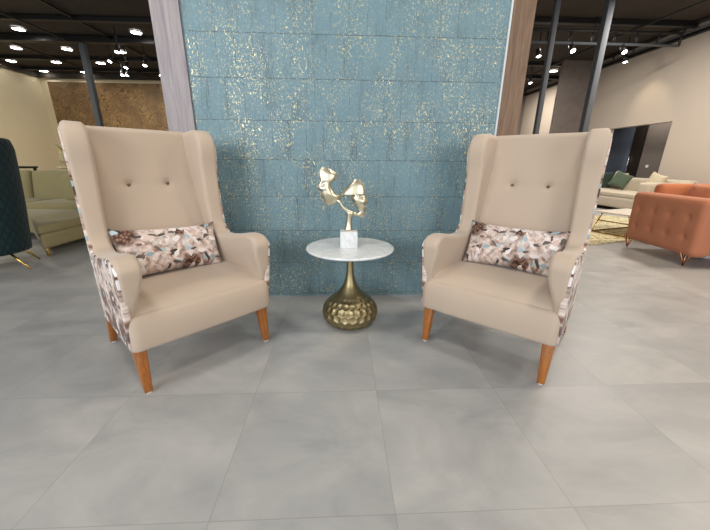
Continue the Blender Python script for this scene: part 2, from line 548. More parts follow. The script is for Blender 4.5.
# ceiling beams, ducts and rails
def beam(name, lo, hi, label, cat='beam', mat=BLACK_METAL, group=None):
    bm = bmesh.new()
    c = [(a + b) / 2 for a, b in zip(lo, hi)]; s = [b - a for a, b in zip(lo, hi)]
    # I-section: two flanges and a web
    box_into(bm, (c[0], c[1], lo[2] + s[2] * .06), (s[0], s[1], s[2] * .12))
    box_into(bm, (c[0], c[1], hi[2] - s[2] * .06), (s[0], s[1], s[2] * .12))
    if s[0] > s[1]: box_into(bm, c, (s[0], s[1] * .2, s[2] * .8))
    else: box_into(bm, c, (s[0] * .2, s[1], s[2] * .8))
    return props(obj(name, bm, mat, smooth=False), label, cat, group)
beam('ceiling_beam', (-11.1, 10.0, 4.03), (-1.5, 10.2, 4.2), 'black steel beam crossing the left ceiling above the slim post')
for i, y in enumerate((7.4, 8.8, 11.9, 13.2)):
    beam('ceiling_joist', (-11.1, y, 4.09), (-1.5, y + .12, 4.2), 'black secondary beam running across the left ceiling', 'beam', BLACK_METAL, 'secondary beams of the left ceiling')
for i, y in enumerate((6.6, 8.2, 9.8, 11.4, 13.0)):
    if y == 9.8: continue
    beam('ceiling_joist', (2.0, y, 4.09), (8.15, y + .12, 4.2), 'black secondary beam running across the right ceiling', 'beam', BLACK_METAL, 'secondary beams of the right ceiling')
for x in (-9.0, -7.4, -3.4, 3.2, 7.0):
    s = 'left' if x < 0 else 'right'
    g = tube('ceiling_conduit', [(x, 6.2, 4.06), (x + .3 * (1 if x < 0 else -1), 9, 4.06), (x + .3 * (1 if x < 0 else -1), 13.7, 4.06)], .022, BLACK_METAL)
    props(g, 'thin black conduit pipe running front to back under the %s ceiling' % s, 'pipe', 'conduits under the %s ceiling' % s)

# box truss on the right (two chords with uprights)
def truss(p0, p1, n, label, h=.24, chord=.03):
    t = thing('lighting_truss', label, 'truss', p0)
    d = Vector(p1) - Vector(p0)
    bm = bmesh.new(); tube_into(bm, [(0, 0, 0), d], chord, 8); obj('lower_chord', bm, POST_METAL, t)
    bm = bmesh.new(); tube_into(bm, [(0, 0, h), d + Vector((0, 0, h))], chord, 8); obj('upper_chord', bm, BLACK_METAL, t)
    for i in range(n + 1):
        q = d * i / n
        bm = bmesh.new(); tube_into(bm, [q, q + Vector((0, 0, h))], chord * .8, 6); obj('upright', bm, BLACK_METAL, t)
        if i % 4 == 0 and p0[2] + h < 4.19:
            bm = bmesh.new(); tube_into(bm, [q + Vector((0, 0, h)), q + Vector((0, 0, 4.2 - p0[2]))], .008, 6); obj('hanger', bm, BLACK_METAL, t)
    return t
truss((3.6, 8.12, 3.68), (7.7, 8.12, 3.68), 8, 'black lighting truss crossing the right ceiling toward the beige wall')
truss((8.0, 5.0, 4.0), (8.0, 11.1, 4.0), 9, 'black truss running along the top of the beige right wall', .16, .022)

# ceiling lights
WHITE_GLOW = mat_emit('downlight_glow', (1.0, .97, .93), 22)
def make_downlight(loc, label, group=None):
    t = thing('ceiling_light', label, 'ceiling light', loc, 0, group)
    obj('frame', lathe_bm([(.12, 0), (.14, 0), (.14, .03), (.12, .03)], 32, False, False), CLEAR_GLIDE, t)
    obj('diffuser', lathe_bm([(.001, .006), (.121, .006), (.121, .02), (.001, .02)], 32), WHITE_GLOW, t)
    return t
G1 = 'round downlights in the left ceiling'
dl0 = make_downlight((-7.93, 9.67, 4.16), 'round white downlight in the black ceiling left of the window-lit frame board', G1)
for x, y in ((-9.35, 11.15), (-10.75, 12.5), (-7.93, 11.15), (-9.35, 12.52), (-10.75, 13.7), (-9.35, 13.75), (-7.93, 12.52), (-5.12, 9.7), (-6.5, 11.3)):
    dup(dl0, (x, y, 4.16), 0)
dup(dl0, (7.4, 12.3, 4.16), 0, 'round white downlight in the ceiling between the two steel posts')

def make_spot(loc, tilt, label, group=None, drop=.3, aim=0):
    t = thing('track_spotlight', label, 'spotlight', loc, aim, group)
    rot = Matrix.Rotation(tilt, 4, 'X')
    tube('stem', [(0, 0, drop), (0, 0, 0)], .012, BLACK_METAL, t)
    bm = lathe_bm([(.035, .08), (.05, .06), (.055, -.12), (.05, -.12), (.048, -.1)], 20, True, False)
    bm.transform(rot); obj('housing', bm, BLACK_METAL, t)
    bm = lathe_bm([(.001, -.105), (.05, -.105), (.05, -.11), (.001, -.11)], 20)
    bm.transform(rot); obj('lens', bm, WHITE_GLOW, t)
    return t
GS = 'track spotlights hanging under the left ceiling'
sp0 = make_spot((-5.51, 9.46, 3.75), -.5, 'small black track spotlight glowing under the left ceiling', GS, .45)
for x, y in ((-6.23, 10.29), (-6.17, 10.89), (-6.84, 11.77), (-6.68, 11.78), (-5.49, 10.61), (-5.63, 11.76)):
    dup(sp0, (x, y, 3.75), random.uniform(-.4, .4))
GS2 = 'track spotlights under the right ceiling'
make_spot((4.94, 9.0, 3.75), -.4, 'black track spotlight hanging beside the brown frame board', None, .45)
make_spot((6.3, 11.7, 3.75), -.4, 'black track spotlight far back beyond the brown frame board', None, .45)
make_spot((5.13, 8.0, 3.56), -.7, 'track spotlight under the truss between the right posts', None, .12)
make_spot((6.31, 8.0, 3.56), -.7, 'track spotlight under the truss right of the thicker post', None, .12)
make_spot((7.43, 9.27, 3.75), -.3, 'black spotlight hanging just in front of the beige right wall top', None, .45)
tr = beam('light_track', (-6.0, 6.5, 4.12), (-5.95, 13.8, 4.16), 'thin black light track running to the back wall', 'light track')

# ------------------------------------------------------------------ wing chair
def slab(name, outer, inner, a_out, a_in, mat, parent, bevel, seg=5, db=.0):
    """outer / inner are matching (b,z) outlines at a=a_out / a_in(list)"""
    bm = bmesh.new()
    v1 = [bm.verts.new((a_out, b, z)) for b, z in outer]
    v2 = [bm.verts.new((ai, b, z)) for (b, z), ai in zip(inner, a_in)]
    n = len(v1)
    for k in range(n):
        bm.faces.new((v1[k], v1[(k + 1) % n], v2[(k + 1) % n], v2[k]))
    f1 = bm.faces.new(v1); f2 = bm.faces.new(v2[::-1])
    bmesh.ops.recalc_face_normals(bm, faces=bm.faces[:])
    es = list({e for f in (f1, f2) for e in f.edges})
    bmesh.ops.bevel(bm, geom=es, offset=bevel, segments=seg, profile=.5, affect='EDGES', clamp_overlap=True)
    big = [f for f in bm.faces if len(f.verts) > 4]
    bmesh.ops.inset_individual(bm, faces=big, thickness=.004)
    for cut in (.2, .46, .53, .60, .66):
        bmesh.ops.bisect_plane(bm, geom=bm.verts[:] + bm.edges[:] + bm.faces[:], plane_co=(0, cut, 0), plane_no=(0, 1, 0))
    big = [f for f in bm.faces if len(f.verts) > 4]
    bmesh.ops.triangulate(bm, faces=big)
    return obj(name, bm, mat, parent)

def S(x, a, b):
    t = max(0, min(1, (x - a) / (b - a)))
    return t * t * (3 - 2 * t)

def taper(o):
    # the shell narrows toward the back
    for v in o.data.vertices:
        if v.co.z > 1.15:
            v.co.z -= .016 * S(v.co.z, 1.15, 1.26) * ((abs(v.co.x) - .315) / .05) ** 2
        v.co.x -= math.copysign(max(0, v.co.y - .46) * .125, v.co.x)

def wing_chair(loc, rz, label):
    T = thing('wing_chair', label, 'chair', loc, rz)
    # seat box: soft front, slightly crowned top
    def seat_fn(p, u):
        x, y, z = p
        crown = .018 * (1 - u[0] ** 2) * (1 - (u[1] * .9) ** 2) * (1 if u[2] > 0 else 0) * max(0, u[2])
        front = S(-u[1], .5, 1)
        z2 = z + crown - (.035 * S(-u[1], .72, 1) * max(0, u[2])) - .03 * S(u[1], -.3, 1) * max(0, u[2])
        y2 = y - .022 * front * (1 - u[2] ** 2) - .006 * front * (1 - u[0] ** 2)
        x *= 1 - .12 * S(y + .305, .3, .64)
        return (x, y2, max(z2, -.094))
    soft_box('seat', (.369, .335, .128), .04, BEIGE, T, (36, 32, 22), seat_fn, (0, .305, .343))
    # backrest, leaning and gently hollow, two button dents
    btn = [(-.103, .967), (.103, .967)]
    def fback(z):
        return .505 + .125 * S(z, .40, 1.3) + .012 * math.sin((z - .45) / .85 * PI)
    def back_fn(p, u):
        x, y, z = p
        zz = z + .85
        b0 = fback(zz)
        yy = b0 + (y + .042)
        if u[1] < 0:
            yy -= .012 * (1 - u[0] ** 2)
            for bx, bz in btn:
                d2 = (x - bx) ** 2 + (zz - bz) ** 2
                yy += .016 * math.exp(-d2 / .0004) + .006 * math.exp(-d2 / .004)
                yy += .003 * math.exp(-((zz - bz) ** 2) / .0002) * math.exp(-((x - bx) ** 2) / .006)
        return (x, yy, zz)
    soft_box('backrest', (.288, .042, .425), .025, BEIGE, T, (64, 8, 64), back_fn)
    for bx, bz in btn:
        bm = bmesh.new()
        bmesh.ops.create_uvsphere(bm, u_segments=14, v_segments=8, radius=.009)
        bmesh.ops.transform(bm, matrix=Matrix.Translation((bx, fback(bz) + .002, bz)) @ Matrix.Diagonal((1, .55, 1, 1)), verts=bm.verts[:])
        props(obj('button', bm, BRONZE, T), 'small bronze tuft button')
    # wing with arm, as one upholstered side
    ctrl = [(-.005, .36), (-.022, .42), (-.052, .50), (-.072, .60), (-.078, .655), (-.045, .695), (.02, .703), (.1, .692), (.2, .672), (.3, .658), (.395, .660),
            (.444, .705), (.458, .80), (.462, .92), (.462, 1.06), (.452, 1.15), (.455, 1.215), (.476, 1.263), (.525, 1.288), (.60, 1.283), (.685, 1.27), (.712, 1.22), (.70, .95),
            (.68, .70), (.66, .36), (.45, .350), (.25, .350), (.10, .350)]
    out = smooth_poly(ctrl, 4)
    for s in (-1, 1):
        inner, ain = [], []
        for b, z in out:
            inner.append((b, z))
            ain.append(s * (.272 - .012 * S(z, .74, 1.15) + .022 * S(.66 - z, 0, .25) + .022 * S(.62 - z, 0, .18) * S(.3 - b, 0, .3)))
        w = slab('wing_and_arm', out, inner, s * .368, ain, BEIGE, T, .043, 8)
        taper(w)
        # printed outer panel, slightly inset from the rolled edge, reaching the bottom rail
        oc = [(-.022, .262), (-.035, .40), (-.05, .50), (-.066, .60), (-.070, .65), (-.04, .682), (.02, .690), (.1, .680), (.2, .660), (.3, .646), (.40, .650),
              (.452, .70), (.467, .80), (.472, .92), (.472, 1.06), (.463, 1.15), (.467, 1.20), (.488, 1.248), (.53, 1.270), (.60, 1.27), (.685, 1.257), (.705, 1.22), (.695, .95),
              (.68, .70), (.665, .45), (.655, .262)]
        op = oc
        v = slab('printed_side_panel', op, op, s * .3735, [s * .345] * len(op), FLORAL_SIDE, T, .005, 2)
        taper(v)
        v['label'] = 'floral printed outer side panel'
    # printed outer back
    def ob_fn(p, u):
        x, y, z = p
        return (x, y + .605 + .115 * S(z + .76, .3, 1.3), z + .76)
    ob = soft_box('printed_back_panel', (.335, .02, .49), .012, FLORAL_BACK, T, (10, 3, 24), ob_fn)
    ob['label'] = 'floral printed outer back'
    # legs
    for s in (-1, 1):
        l = frustum('leg', (s * .332, .03, .262), .058, (s * .335, .0, .008), .036, OAK, T, .005)
        frustum('foot_glide', (s * .335, .0, .009), .022, (s * .335, .0, .0), .022, CLEAR_GLIDE, l, .001)
        l = frustum('leg', (s * .322, .60, .265), .058, (s * .336, .69, .008), .036, OAK, T, .005)
        frustum('foot_glide', (s * .336, .69, .009), .022, (s * .336, .69, .0), .022, CLEAR_GLIDE, l, .001)
    return T

CH_L = ((-.7235, 1.6053, 0), R(44.9))
CH_R = ((.7956, 1.5902, 0), R(-42.1))
cL = wing_chair(CH_L[0], CH_L[1], 'beige high-back wing chair left of the marble side table, angled right')
cR = dup(cL, CH_R[0], CH_R[1], 'beige high-back wing chair right of the marble side table, angled left')

# lumbar pillows
FLORAL_PIL = mat_floral('floral_print_pillow', (0, 2), 1.0)
def pillow_bm(w, h, th, n=36, m=22, pinch=.5, sag=.0, seed=0):
    bm = bmesh.new()
    grid = {}
    for side in (1, -1):
        for i in range(n + 1):
            for j in range(m + 1):
                u, v = -1 + 2 * i / n, -1 + 2 * j / m
                edge = i in (0, n) or j in (0, m)
                if edge and side == -1:
                    grid[(side, i, j)] = grid[(1, i, j)]; continue
                px = w / 2 * u * (1 - .06 * (1 - v * v) * abs(u) ** 2)
                pz = h / 2 * v * (1 - .16 * (1 - u * u) ** .7 * abs(v) ** 2)
                prof = ((1 - u ** 4) * (1 - v ** 4)) ** .5
                wr = noise.noise(Vector((u * 3 + seed, v * 2.4, side * 3))) * .12
                py = -side * th / 2 * prof * (1 + wr)
                grid[(side, i, j)] = bm.verts.new((px, py - sag * (1 - u * u), pz))
    for side in (1, -1):
        for i in range(n):
            for j in range(m):
                vs = [grid[(side, i, j)], grid[(side, i + 1, j)], grid[(side, i + 1, j + 1)], grid[(side, i, j + 1)]]
                if side == -1: vs = vs[::-1]
                try: bm.faces.new(vs)
                except ValueError: pass
    return bm

def chair_point(ch, a, b, z):
    o, r = ch
    return (o[0] + a * math.cos(r) - b * math.sin(r), o[1] + a * math.sin(r) + b * math.cos(r), z)

def lumbar(ch, a, b, z, tilt, roll, yaw, label, seed):
    o = obj('lumbar_pillow', pillow_bm(.565, .295, .15, seed=seed), FLORAL_PIL)
    props(o, label, 'pillow')
    o.location = chair_point(ch, a, b, z)
    o.rotation_euler = (Matrix.Rotation(ch[1] + yaw, 3, 'Z') @ Matrix.Rotation(-tilt, 3, 'X') @ Matrix.Rotation(roll, 3, 'Y')).to_euler()
    return o
lumbar(CH_L, .0, .40, .60, R(22), R(3), R(0), 'floral lumbar pillow with brown and aqua print on the left wing chair', 1)
lumbar(CH_R, .0, .40, .60, R(22), R(0), R(0), 'floral lumbar pillow with brown and aqua print on the right wing chair', 5)

# ------------------------------------------------------------------ side table
ST = thing('side_table', 'round white marble side table on a hammered brass teardrop base', 'table', (.063, 2.085, 0), 0)
prof = [(.112, 0), (.140, .006), (.170, .028), (.190, .055), (.197, .085), (.195, .112), (.184, .140), (.164, .165), (.138, .188), (.108, .212), (.082, .238), (.061, .268), (.046, .295), (.034, .335), (.026, .38), (.022, .45), (.022, .529), (.03, .540), (.06, .543)]
# resample finely along arc length
fine = smooth_poly(prof, 8)[:-8 * 1]
fine = fine[:(len(prof) - 1) * 8 + 1]
fine = [(max(.02, r_), min(.543, max(0, z_))) for r_, z_ in fine]
SEG = 260
rows = []
acc = 0; arc = [0]
for i in range(1, len(fine)):
    acc += math.hypot(fine[i][0] - fine[i - 1][0], fine[i][1] - fine[i - 1][1]); arc.append(acc)
def at_arc(sv):
    for i in range(1, len(arc)):
        if arc[i] >= sv:
            k = (sv - arc[i - 1]) / max(1e-9, arc[i] - arc[i - 1])
            return tuple(fine[i - 1][q] + (fine[i][q] - fine[i - 1][q]) * k for q in (0, 1))
    return fine[-1]
NROW = 190
bm = bmesh.new()
rings = []
PITCH = .0445
NC = 23
for i in range(NROW + 1):
    sv = acc * (i / NROW) ** 1.25
    r0, z0 = at_arc(sv)
    r1, z1 = at_arc(min(acc, sv + .002)); rm, zm = at_arc(max(0, sv - .002))
    tx, tz = r1 - rm, z1 - zm
    L = math.hypot(tx, tz) or 1
    nr, nz = tz / L, -tx / L
    ring = []
    for k in range(SEG):
        th = 2 * PI * k / SEG
        best = 9
        rowf = (sv - .02) / PITCH
        for rr in (math.floor(rowf), math.floor(rowf) + 1):
            if rr < 0 or rr > 6: continue
            offp = .5 if rr % 2 else 0
            cc = th / (2 * PI) * NC + offp
            dth = (cc - round(cc)) * 2 * PI / NC * r0
            d = math.hypot(dth, sv - .02 - rr * PITCH)
            best = min(best, d)
        rad = .0262 * min(1, r0 / .19)
        fade = 1 - S(z0, .17, .235)
        dep = 0
        if best < rad:
            dep = .008 * (1 - (best / rad) ** 2) ** .75 * fade
        ring.append(bm.verts.new(((r0 - nr * dep) * math.cos(th), (r0 - nr * dep) * math.sin(th), z0 - nz * dep)))
    rings.append(ring)
for i in range(NROW):
    for k in range(SEG):
        bm.faces.new((rings[i][k], rings[i][(k + 1) % SEG], rings[i + 1][(k + 1) % SEG], rings[i + 1][k]))
bm.faces.new(rings[0][::-1]); bm.faces.new(rings[-1])
obj('base', bm, BRASS, ST)
obj('tabletop', lathe_bm([(.001, .544), (.281, .544), (.290, .546), (.294, .551), (.294, .556), (.291, .560), (.286, .561), (.001, .561)], 96), MARBLE, ST)

# ------------------------------------------------------------------ sculpture on the table
SC = thing('face_sculpture', 'champagne metal sculpture of two linked half faces on a white marble block', 'sculpture', (.053, 2.09, .561), R(0))
SC.scale = (.955, .955, .955)
box('plinth_block', (-.059, -.059, 0), (.059, .059, .113), MARBLE, SC, bevel=.003)
K = 1 / 5.585 / 144.0
def zp(x, y):  # sculpture plane coordinates (metres) from an outline sketch
    return ((x - 219) * K, .113 + (396 - y) * K * .965)
def mask(name, rows, depth, ridge, parent, sign, yoff=0, lean=0):
    """closed shell between profile edge F and inner edge B, bulging to both sides"""
    def interp(rows, n):
        out = []
        m = len(rows)
        for i in range(m - 1):
            p0, p1, p2, p3 = rows[max(i - 1, 0)], rows[i], rows[i + 1], rows[min(i + 2, m - 1)]
            for k in range(n):
                t = k / n
                out.append([.5 * ((2 * b) + (-a + c) * t + (2 * a - 5 * b + 4 * c - d) * t * t + (-a + 3 * b - 3 * c + d) * t ** 3) for a, b, c, d in zip(p0, p1, p2, p3)])
        out.append(list(rows[-1]))
        return out
    fr = interp([tuple(F) + tuple(B) for F, B in rows], 4)
    bm = bmesh.new()
    N = 36
    rings = []
    def avg(i, q, n):
        lo, hi = max(0, i - n), min(len(fr), i + n + 1)
        return sum(r[q] for r in fr[lo:hi]) / (hi - lo)
    for idx, (fx, fy, bx, by) in enumerate(fr):
        F = zp(fx, fy); B = zp(bx, by)
        w = math.hypot(F[0] - B[0], F[1] - B[1])
        t = idx / (len(fr) - 1)
        env = max(.15, math.sin(PI * min(1, max(0, t))) ** .5)
        ring = []
        for k in range(N):
            th = 2 * PI * k / N
            s = (1 - math.cos(th)) / 2           # 0 at F, 1 at B
            s2 = s ** 1.15
            x = F[0] + (B[0] - F[0]) * s2
            z = F[1] + (B[1] - F[1]) * s2
            # eye hollow and cheek
            dd = depth * env * (.45 + .55 * min(1, w / .09))
            dd = depth * env
            fs, bs = zp(avg(idx, 0, 5), 0)[0], zp(avg(idx, 2, 5), 0)[0]
            dF = max(0, (x - fs) * -sign) + .009 + .18 * w * s2
            dB = max(0, (bs - x) * -sign) * .6 + .4 * w * (1 - s2)
            fall = (1 - math.exp(-dF / .02)) * (1 - math.exp(-dB / .014))
            y = -dd * (1 if math.sin(th) >= 0 else -1) * fall if 0 < k < N and k != N // 2 else 0
            # concave eye socket about one third down
            sock = math.exp(-((t - ridge) / .05) ** 2) * math.exp(-((s - .38) / .18) ** 2)
            y *= 1 - .4 * sock
            lip = math.exp(-((t - .68) / .03) ** 2) * math.exp(-((s - .12) / .12) ** 2)
            ring.append(bm.verts.new((x, y + yoff, z)))
        rings.append(ring)
    for i in range(len(rings) - 1):
        for k in range(N):
            bm.faces.new((rings[i][k], rings[i][(k + 1) % N], rings[i + 1][(k + 1) % N], rings[i + 1][k]))
    bm.faces.new(rings[0]); bm.faces.new(rings[-1][::-1])
    inner = [v for r in rings for k, v in enumerate(r) if k != 0]
    for _ in range(1):
        bmesh.ops.smooth_vert(bm, verts=inner, factor=.5, use_axis_x=True, use_axis_y=True, use_axis_z=True)
    return obj(name, bm, CHAMPAGNE, parent)
lm = mask('face_mask', [((78, 48), (102, 45)), ((65, 62), (140, 66)), ((60, 82), (159, 84)), ((62, 104), (154, 108)), ((69, 116), (134, 122)), ((62, 132), (126, 134)), ((50, 152), (126, 148)),
      ((54, 163), (129, 157)), ((70, 168), (132, 166)), ((73, 176), (138, 176)), ((62, 185), (150, 185)), ((76, 193), (168, 193)), ((66, 203), (178, 202)), ((84, 213), (176, 214)), ((78, 224), (170, 222)), ((86, 240), (152, 236)), ((114, 251), (136, 244))],
     .034, .31, SC, -1)
rm = mask('face_mask', [((272, 106), (256, 106)), ((290, 122), (238, 120)), ((300, 138), (220, 138)), ((306, 156), (200, 160)), ((310, 172), (180, 184)), ((309, 184), (176, 196)), ((306, 194), (250, 190)), ((312, 208), (232, 200)), ((323, 228), (231, 212)),
      ((319, 238), (238, 224)), ((305, 243), (246, 234)), ((309, 251), (254, 245)), ((320, 259), (262, 258)), ((306, 267), (268, 268)), ((318, 276), (272, 279)), ((304, 288), (270, 290)), ((314, 303), (258, 296)), ((300, 318), (244, 302)), ((286, 322), (256, 306))],
     .034, .36, SC, 1)
tube('link_strut', [(zp(150, 214)[0], 0, zp(150, 214)[1]), (zp(172, 238)[0], 0, zp(172, 238)[1]), (zp(186, 262)[0], 0, zp(186, 262)[1]), (zp(212, 284)[0], 0, zp(212, 284)[1]), (zp(250, 298)[0], 0, zp(250, 298)[1]), (zp(284, 306)[0], 0, zp(284, 306)[1])],
     [.012, .010, .011, .015, .014, .012], CHAMPAGNE, SC, 14)
bm = bmesh.new()
tube_into(bm, [(zp(x, y)[0], 0, zp(x, y)[1]) for x, y in ((232, 284), (226, 300), (223, 320), (221, 345), (219, 370), (218, 388), (218, 396))], [.034, .026, .020, .018, .022, .028, .029], 20)
for v in bm.verts: v.co.y *= .7
obj('neck', bm, CHAMPAGNE, SC)

# ------------------------------------------------------------------ left background: sofa, quilted chair
OLIVE = mat_fabric('olive_green_fabric', lin(152, 142, 104), .2)
SO = thing('corner_sofa', 'olive green corner sofa with chaise end behind the left wing chair', 'sofa', (-4.45, 4.83, 0), R(-2))
def crown(h):
    return lambda p, u: (p[0], p[1], p[2] + h * (1 - u[0] ** 2) * (1 - u[1] ** 2) * max(0, u[2]))
# chaise block, near corner at local (1.05, -1.0)
def angled(h):
    def fn(p, u):
        # the end of the chaise is cut at an angle
        k = min(.95, max(0, (.79 - p[0]) * .95))
        y = p[1] + k * (1 - (p[1] + .66) / 1.32)
        return (p[0], y, p[2] + h * (1 - u[0] ** 2) * (1 - u[1] ** 2) * max(0, u[2]))
    return fn
soft_box('chaise_base', (.78, .65, .09), .03, OLIVE, SO, (24, 20, 6), angled(0), (.30, -.45, .20))
soft_box('chaise_cushion', (.79, .66, .055), .035, OLIVE, SO, (28, 22, 8), angled(.02), (.30, -.45, .335))
soft_box('sofa_base', (1.2, .42, .10), .03, OLIVE, SO, (16, 10, 6), None, (-.35, .62, .22))
soft_box('seat_cushion', (.58, .45, .075), .04, OLIVE, SO, (18, 14, 8), crown(.03), (-.98, .62, .40))
soft_box('seat_cushion', (.58, .45, .075), .04, OLIVE, SO, (18, 14, 8), crown(.03), (.22, .62, .40))
soft_box('back_frame', (1.2, .09, .30), .05, OLIVE, SO, (16, 6, 10), None, (-.35, 1.12, .50))
def backc(x, rz=0):
    def fn(p, u):
        return (p[0], p[1] + .18 * (p[2] + .25) - .03 * (1 - u[0] ** 2) * (1 - u[2] ** 2) * (1 if u[1] < 0 else 0), p[2])
    soft_box('back_cushion', (.37, .09, .25), .07, OLIVE, SO, (16, 8, 16), fn, (x, .86, .68), Matrix.Rotation(rz, 3, 'Z'))
backc(-1.1); backc(-.33); 
def armfn(p, u): return (p[0], p[1], p[2])
soft_box('arm', (.14, .48, .20), .06, OLIVE, SO, (8, 14, 10), armfn, (.28, .90, .68))
for x, y in ((.96, -.92), (-.40, -.05), (.98, .9), (-1.45, .9)):
    frustum('leg', (x, y, .13), .04, (x + .02, y - .02, 0), .022, GOLD, SO, .003)

# quilted teal chair
def make_quilt():
    t = NT('teal_quilted_velvet')
    x, y, z = t.sep(t.coord())
    ang = t.math('ARCTAN2', y, x)
    u = t.math('MULTIPLY', ang, .42)
    k = PI / .075
    a = t.math('ABSOLUTE', t.math('SINE', t.math('MULTIPLY', t.math('ADD', u, t.math('MULTIPLY', z, .62)), k)))
    b = t.math('ABSOLUTE', t.math('SINE', t.math('MULTIPLY', t.math('SUBTRACT', u, t.math('MULTIPLY', z, .62)), k)))
    h = t.math('POWER', t.math('MINIMUM', a, b), .5)
    c = t.mix(h, lin(14, 30, 33), lin(30, 52, 55))
    t.bump(h, .5, .008)
    return t.fin(c, .8, 0, .2, .15)
QUILT = make_quilt()
QC = thing('quilted_armchair', 'dark teal quilted tub armchair on brass legs at the left edge', 'chair', (-3.76, 3.42, 0), R(0))
def tub(name, r_bot, r_top, z0, z1, a0, a1, th, mat, parent):
    bm = bmesh.new()
    NA, NZ = 48, 24
    def P(i, j, inner):
        u = i / NA; v = j / NZ
        a = a0 + (a1 - a0) * u
        hz = z1 - .42 * (abs(2 * u - 1) ** 3)      # high back, lower arms
        z = z0 + (hz - z0) * v
        r = r_bot + (r_top - r_bot) * v + .01 * math.sin(PI * v)
        if inner: r -= th * (1 - .25 * v)
        r -= .02 * S(v, .93, 1) * (1 if not inner else -1)
        return (r * math.cos(a), r * math.sin(a), z)
    g = {}
    for inn in (0, 1):
        for i in range(NA + 1):
            for j in range(NZ + 1):
                g[inn, i, j] = bm.verts.new(P(i, j, inn))
    for inn in (0, 1):
        for i in range(NA):
            for j in range(NZ):
                bm.faces.new((g[inn, i, j], g[inn, i + 1, j], g[inn, i + 1, j + 1], g[inn, i, j + 1]))
    for i in range(NA):
        for j in (0, NZ):
            bm.faces.new((g[0, i, j], g[0, i + 1, j], g[1, i + 1, j], g[1, i, j]))
    for j in range(NZ):
        for i in (0, NA):
            bm.faces.new((g[0, i, j], g[0, i, j + 1], g[1, i, j + 1], g[1, i, j]))
    bmesh.ops.recalc_face_normals(bm, faces=bm.faces[:])
    return obj(name, bm, mat, parent)
tub('shell', .37, .465, .165, 1.30, R(-120), R(120), .09, QUILT, QC)
soft_box('seat', (.27, .27, .09), .06, mat_fabric('teal_velvet', lin(30, 54, 58), .4), QC, (12, 12, 6), crown(.02), (-.02, 0, .40))
obj('under_base', lathe_bm([(.001, .17), (.34, .17), (.35, .20), (.34, .30), (.001, .30)], 40), QUILT, QC)
for a, fr_ in ((-10, .52), (42, .40), (140, .46), (228, .46)):
    ca, sa = math.cos(R(a)), math.sin(R(a))
    tube('leg', [(.24 * ca, .24 * sa, .23), (fr_ * ca, fr_ * sa, 0.008)], [.014, .009], GOLD, QC, 10)
    # (small dark tips)

# black side table and a vase of flowers behind the sofa
BT = thing('black_side_table', 'black square side table standing behind the olive sofa', 'table', (-6.75, 7.0, 0))
box('tabletop', (-.42, -.3, .93), (.42, .3, .97), BLACK_METAL, BT, bevel=.006)
for x in (-.38, .38):
    for y in (-.26, .26):
        box('leg', (x - .02, y - .02, 0), (x + .02, y + .02, .93), BLACK_METAL, BT)
PT = thing('pedestal_stand', 'round cream pedestal stand behind the olive sofa', 'stand', (-7.0, 9.0, 0))
obj('column', lathe_bm([(.16, 0), (.17, .02), (.10, .06), (.08, .4), (.10, .86), (.2, .90)], 28), WALL_L, PT)
obj('top', lathe_bm([(.001, .90), (.25, .90), (.26, .915), (.25, .93), (.001, .93)], 36), WALL_L, PT)
def make_vglass():
    t = NT('pale_vase_glass')
    t.b.inputs['Transmission Weight'].default_value = .6
    t.b.inputs['Alpha'].default_value = 1
    return t.fin(lin(222, 214, 184), .15)
FV = thing('flower_vase', 'round glass vase with yellow and orange flowers beyond the left chair wing', 'vase', (-7.0, 9.0, .93))
obj('vase_body', lathe_bm([(.06, 0), (.13, .02), (.185, .12), (.19, .2), (.15, .30), (.11, .36), (.13, .40), (.125, .40), (.1, .36), (.14, .29), (.178, .2), (.17, .12), (.12, .035), (.05, .02)], 32), make_vglass(), FV)
YEL = mat_plain('yellow_petals', lin(214, 196, 96), .7, var=.3, scale=30)
ORA = mat_plain('orange_petals', lin(206, 140, 80), .7, var=.2, scale=30)
LEAF = mat_plain('green_leaf', lin(110, 138, 62), .6, var=.2, scale=20)
rnd = random.Random(3)
for i in range(7):
    a = rnd.uniform(0, 2 * PI); rr = rnd.uniform(.02, .15); z = rnd.uniform(.36, .55)
    tip = (rr * math.cos(a), rr * math.sin(a), z)
    tube('stem', [(0, 0, .05), (tip[0] * .5, tip[1] * .5, z * .6), tip], .006, LEAF, FV, 6)
    bm = bmesh.new()
    for k in range(7):
        b = 2 * PI * k / 7
        M = Matrix.Translation(tip) @ Matrix.Rotation(b, 4, 'Z') @ Matrix.Rotation(R(35), 4, 'Y') @ Matrix.Translation((.028, 0, .0)) @ Matrix.Diagonal((.035, .018, .006, 1))
        bmesh.ops.create_icosphere(bm, subdivisions=2, radius=1, matrix=M)
    obj('flower', bm, (YEL, ORA)[i % 3 == 0], FV)
for i in range(5):
    a = 2 * PI * i / 5 + .4
    bm = bmesh.new()
    M = Matrix.Rotation(a, 4, 'Z') @ Matrix.Translation((.13, 0, .47)) @ Matrix.Rotation(R(-50), 4, 'Y') @ Matrix.Diagonal((.10, .035, .004, 1))
    bmesh.ops.create_icosphere(bm, subdivisions=2, radius=1, matrix=M)
    obj('leaf', bm, LEAF, FV)

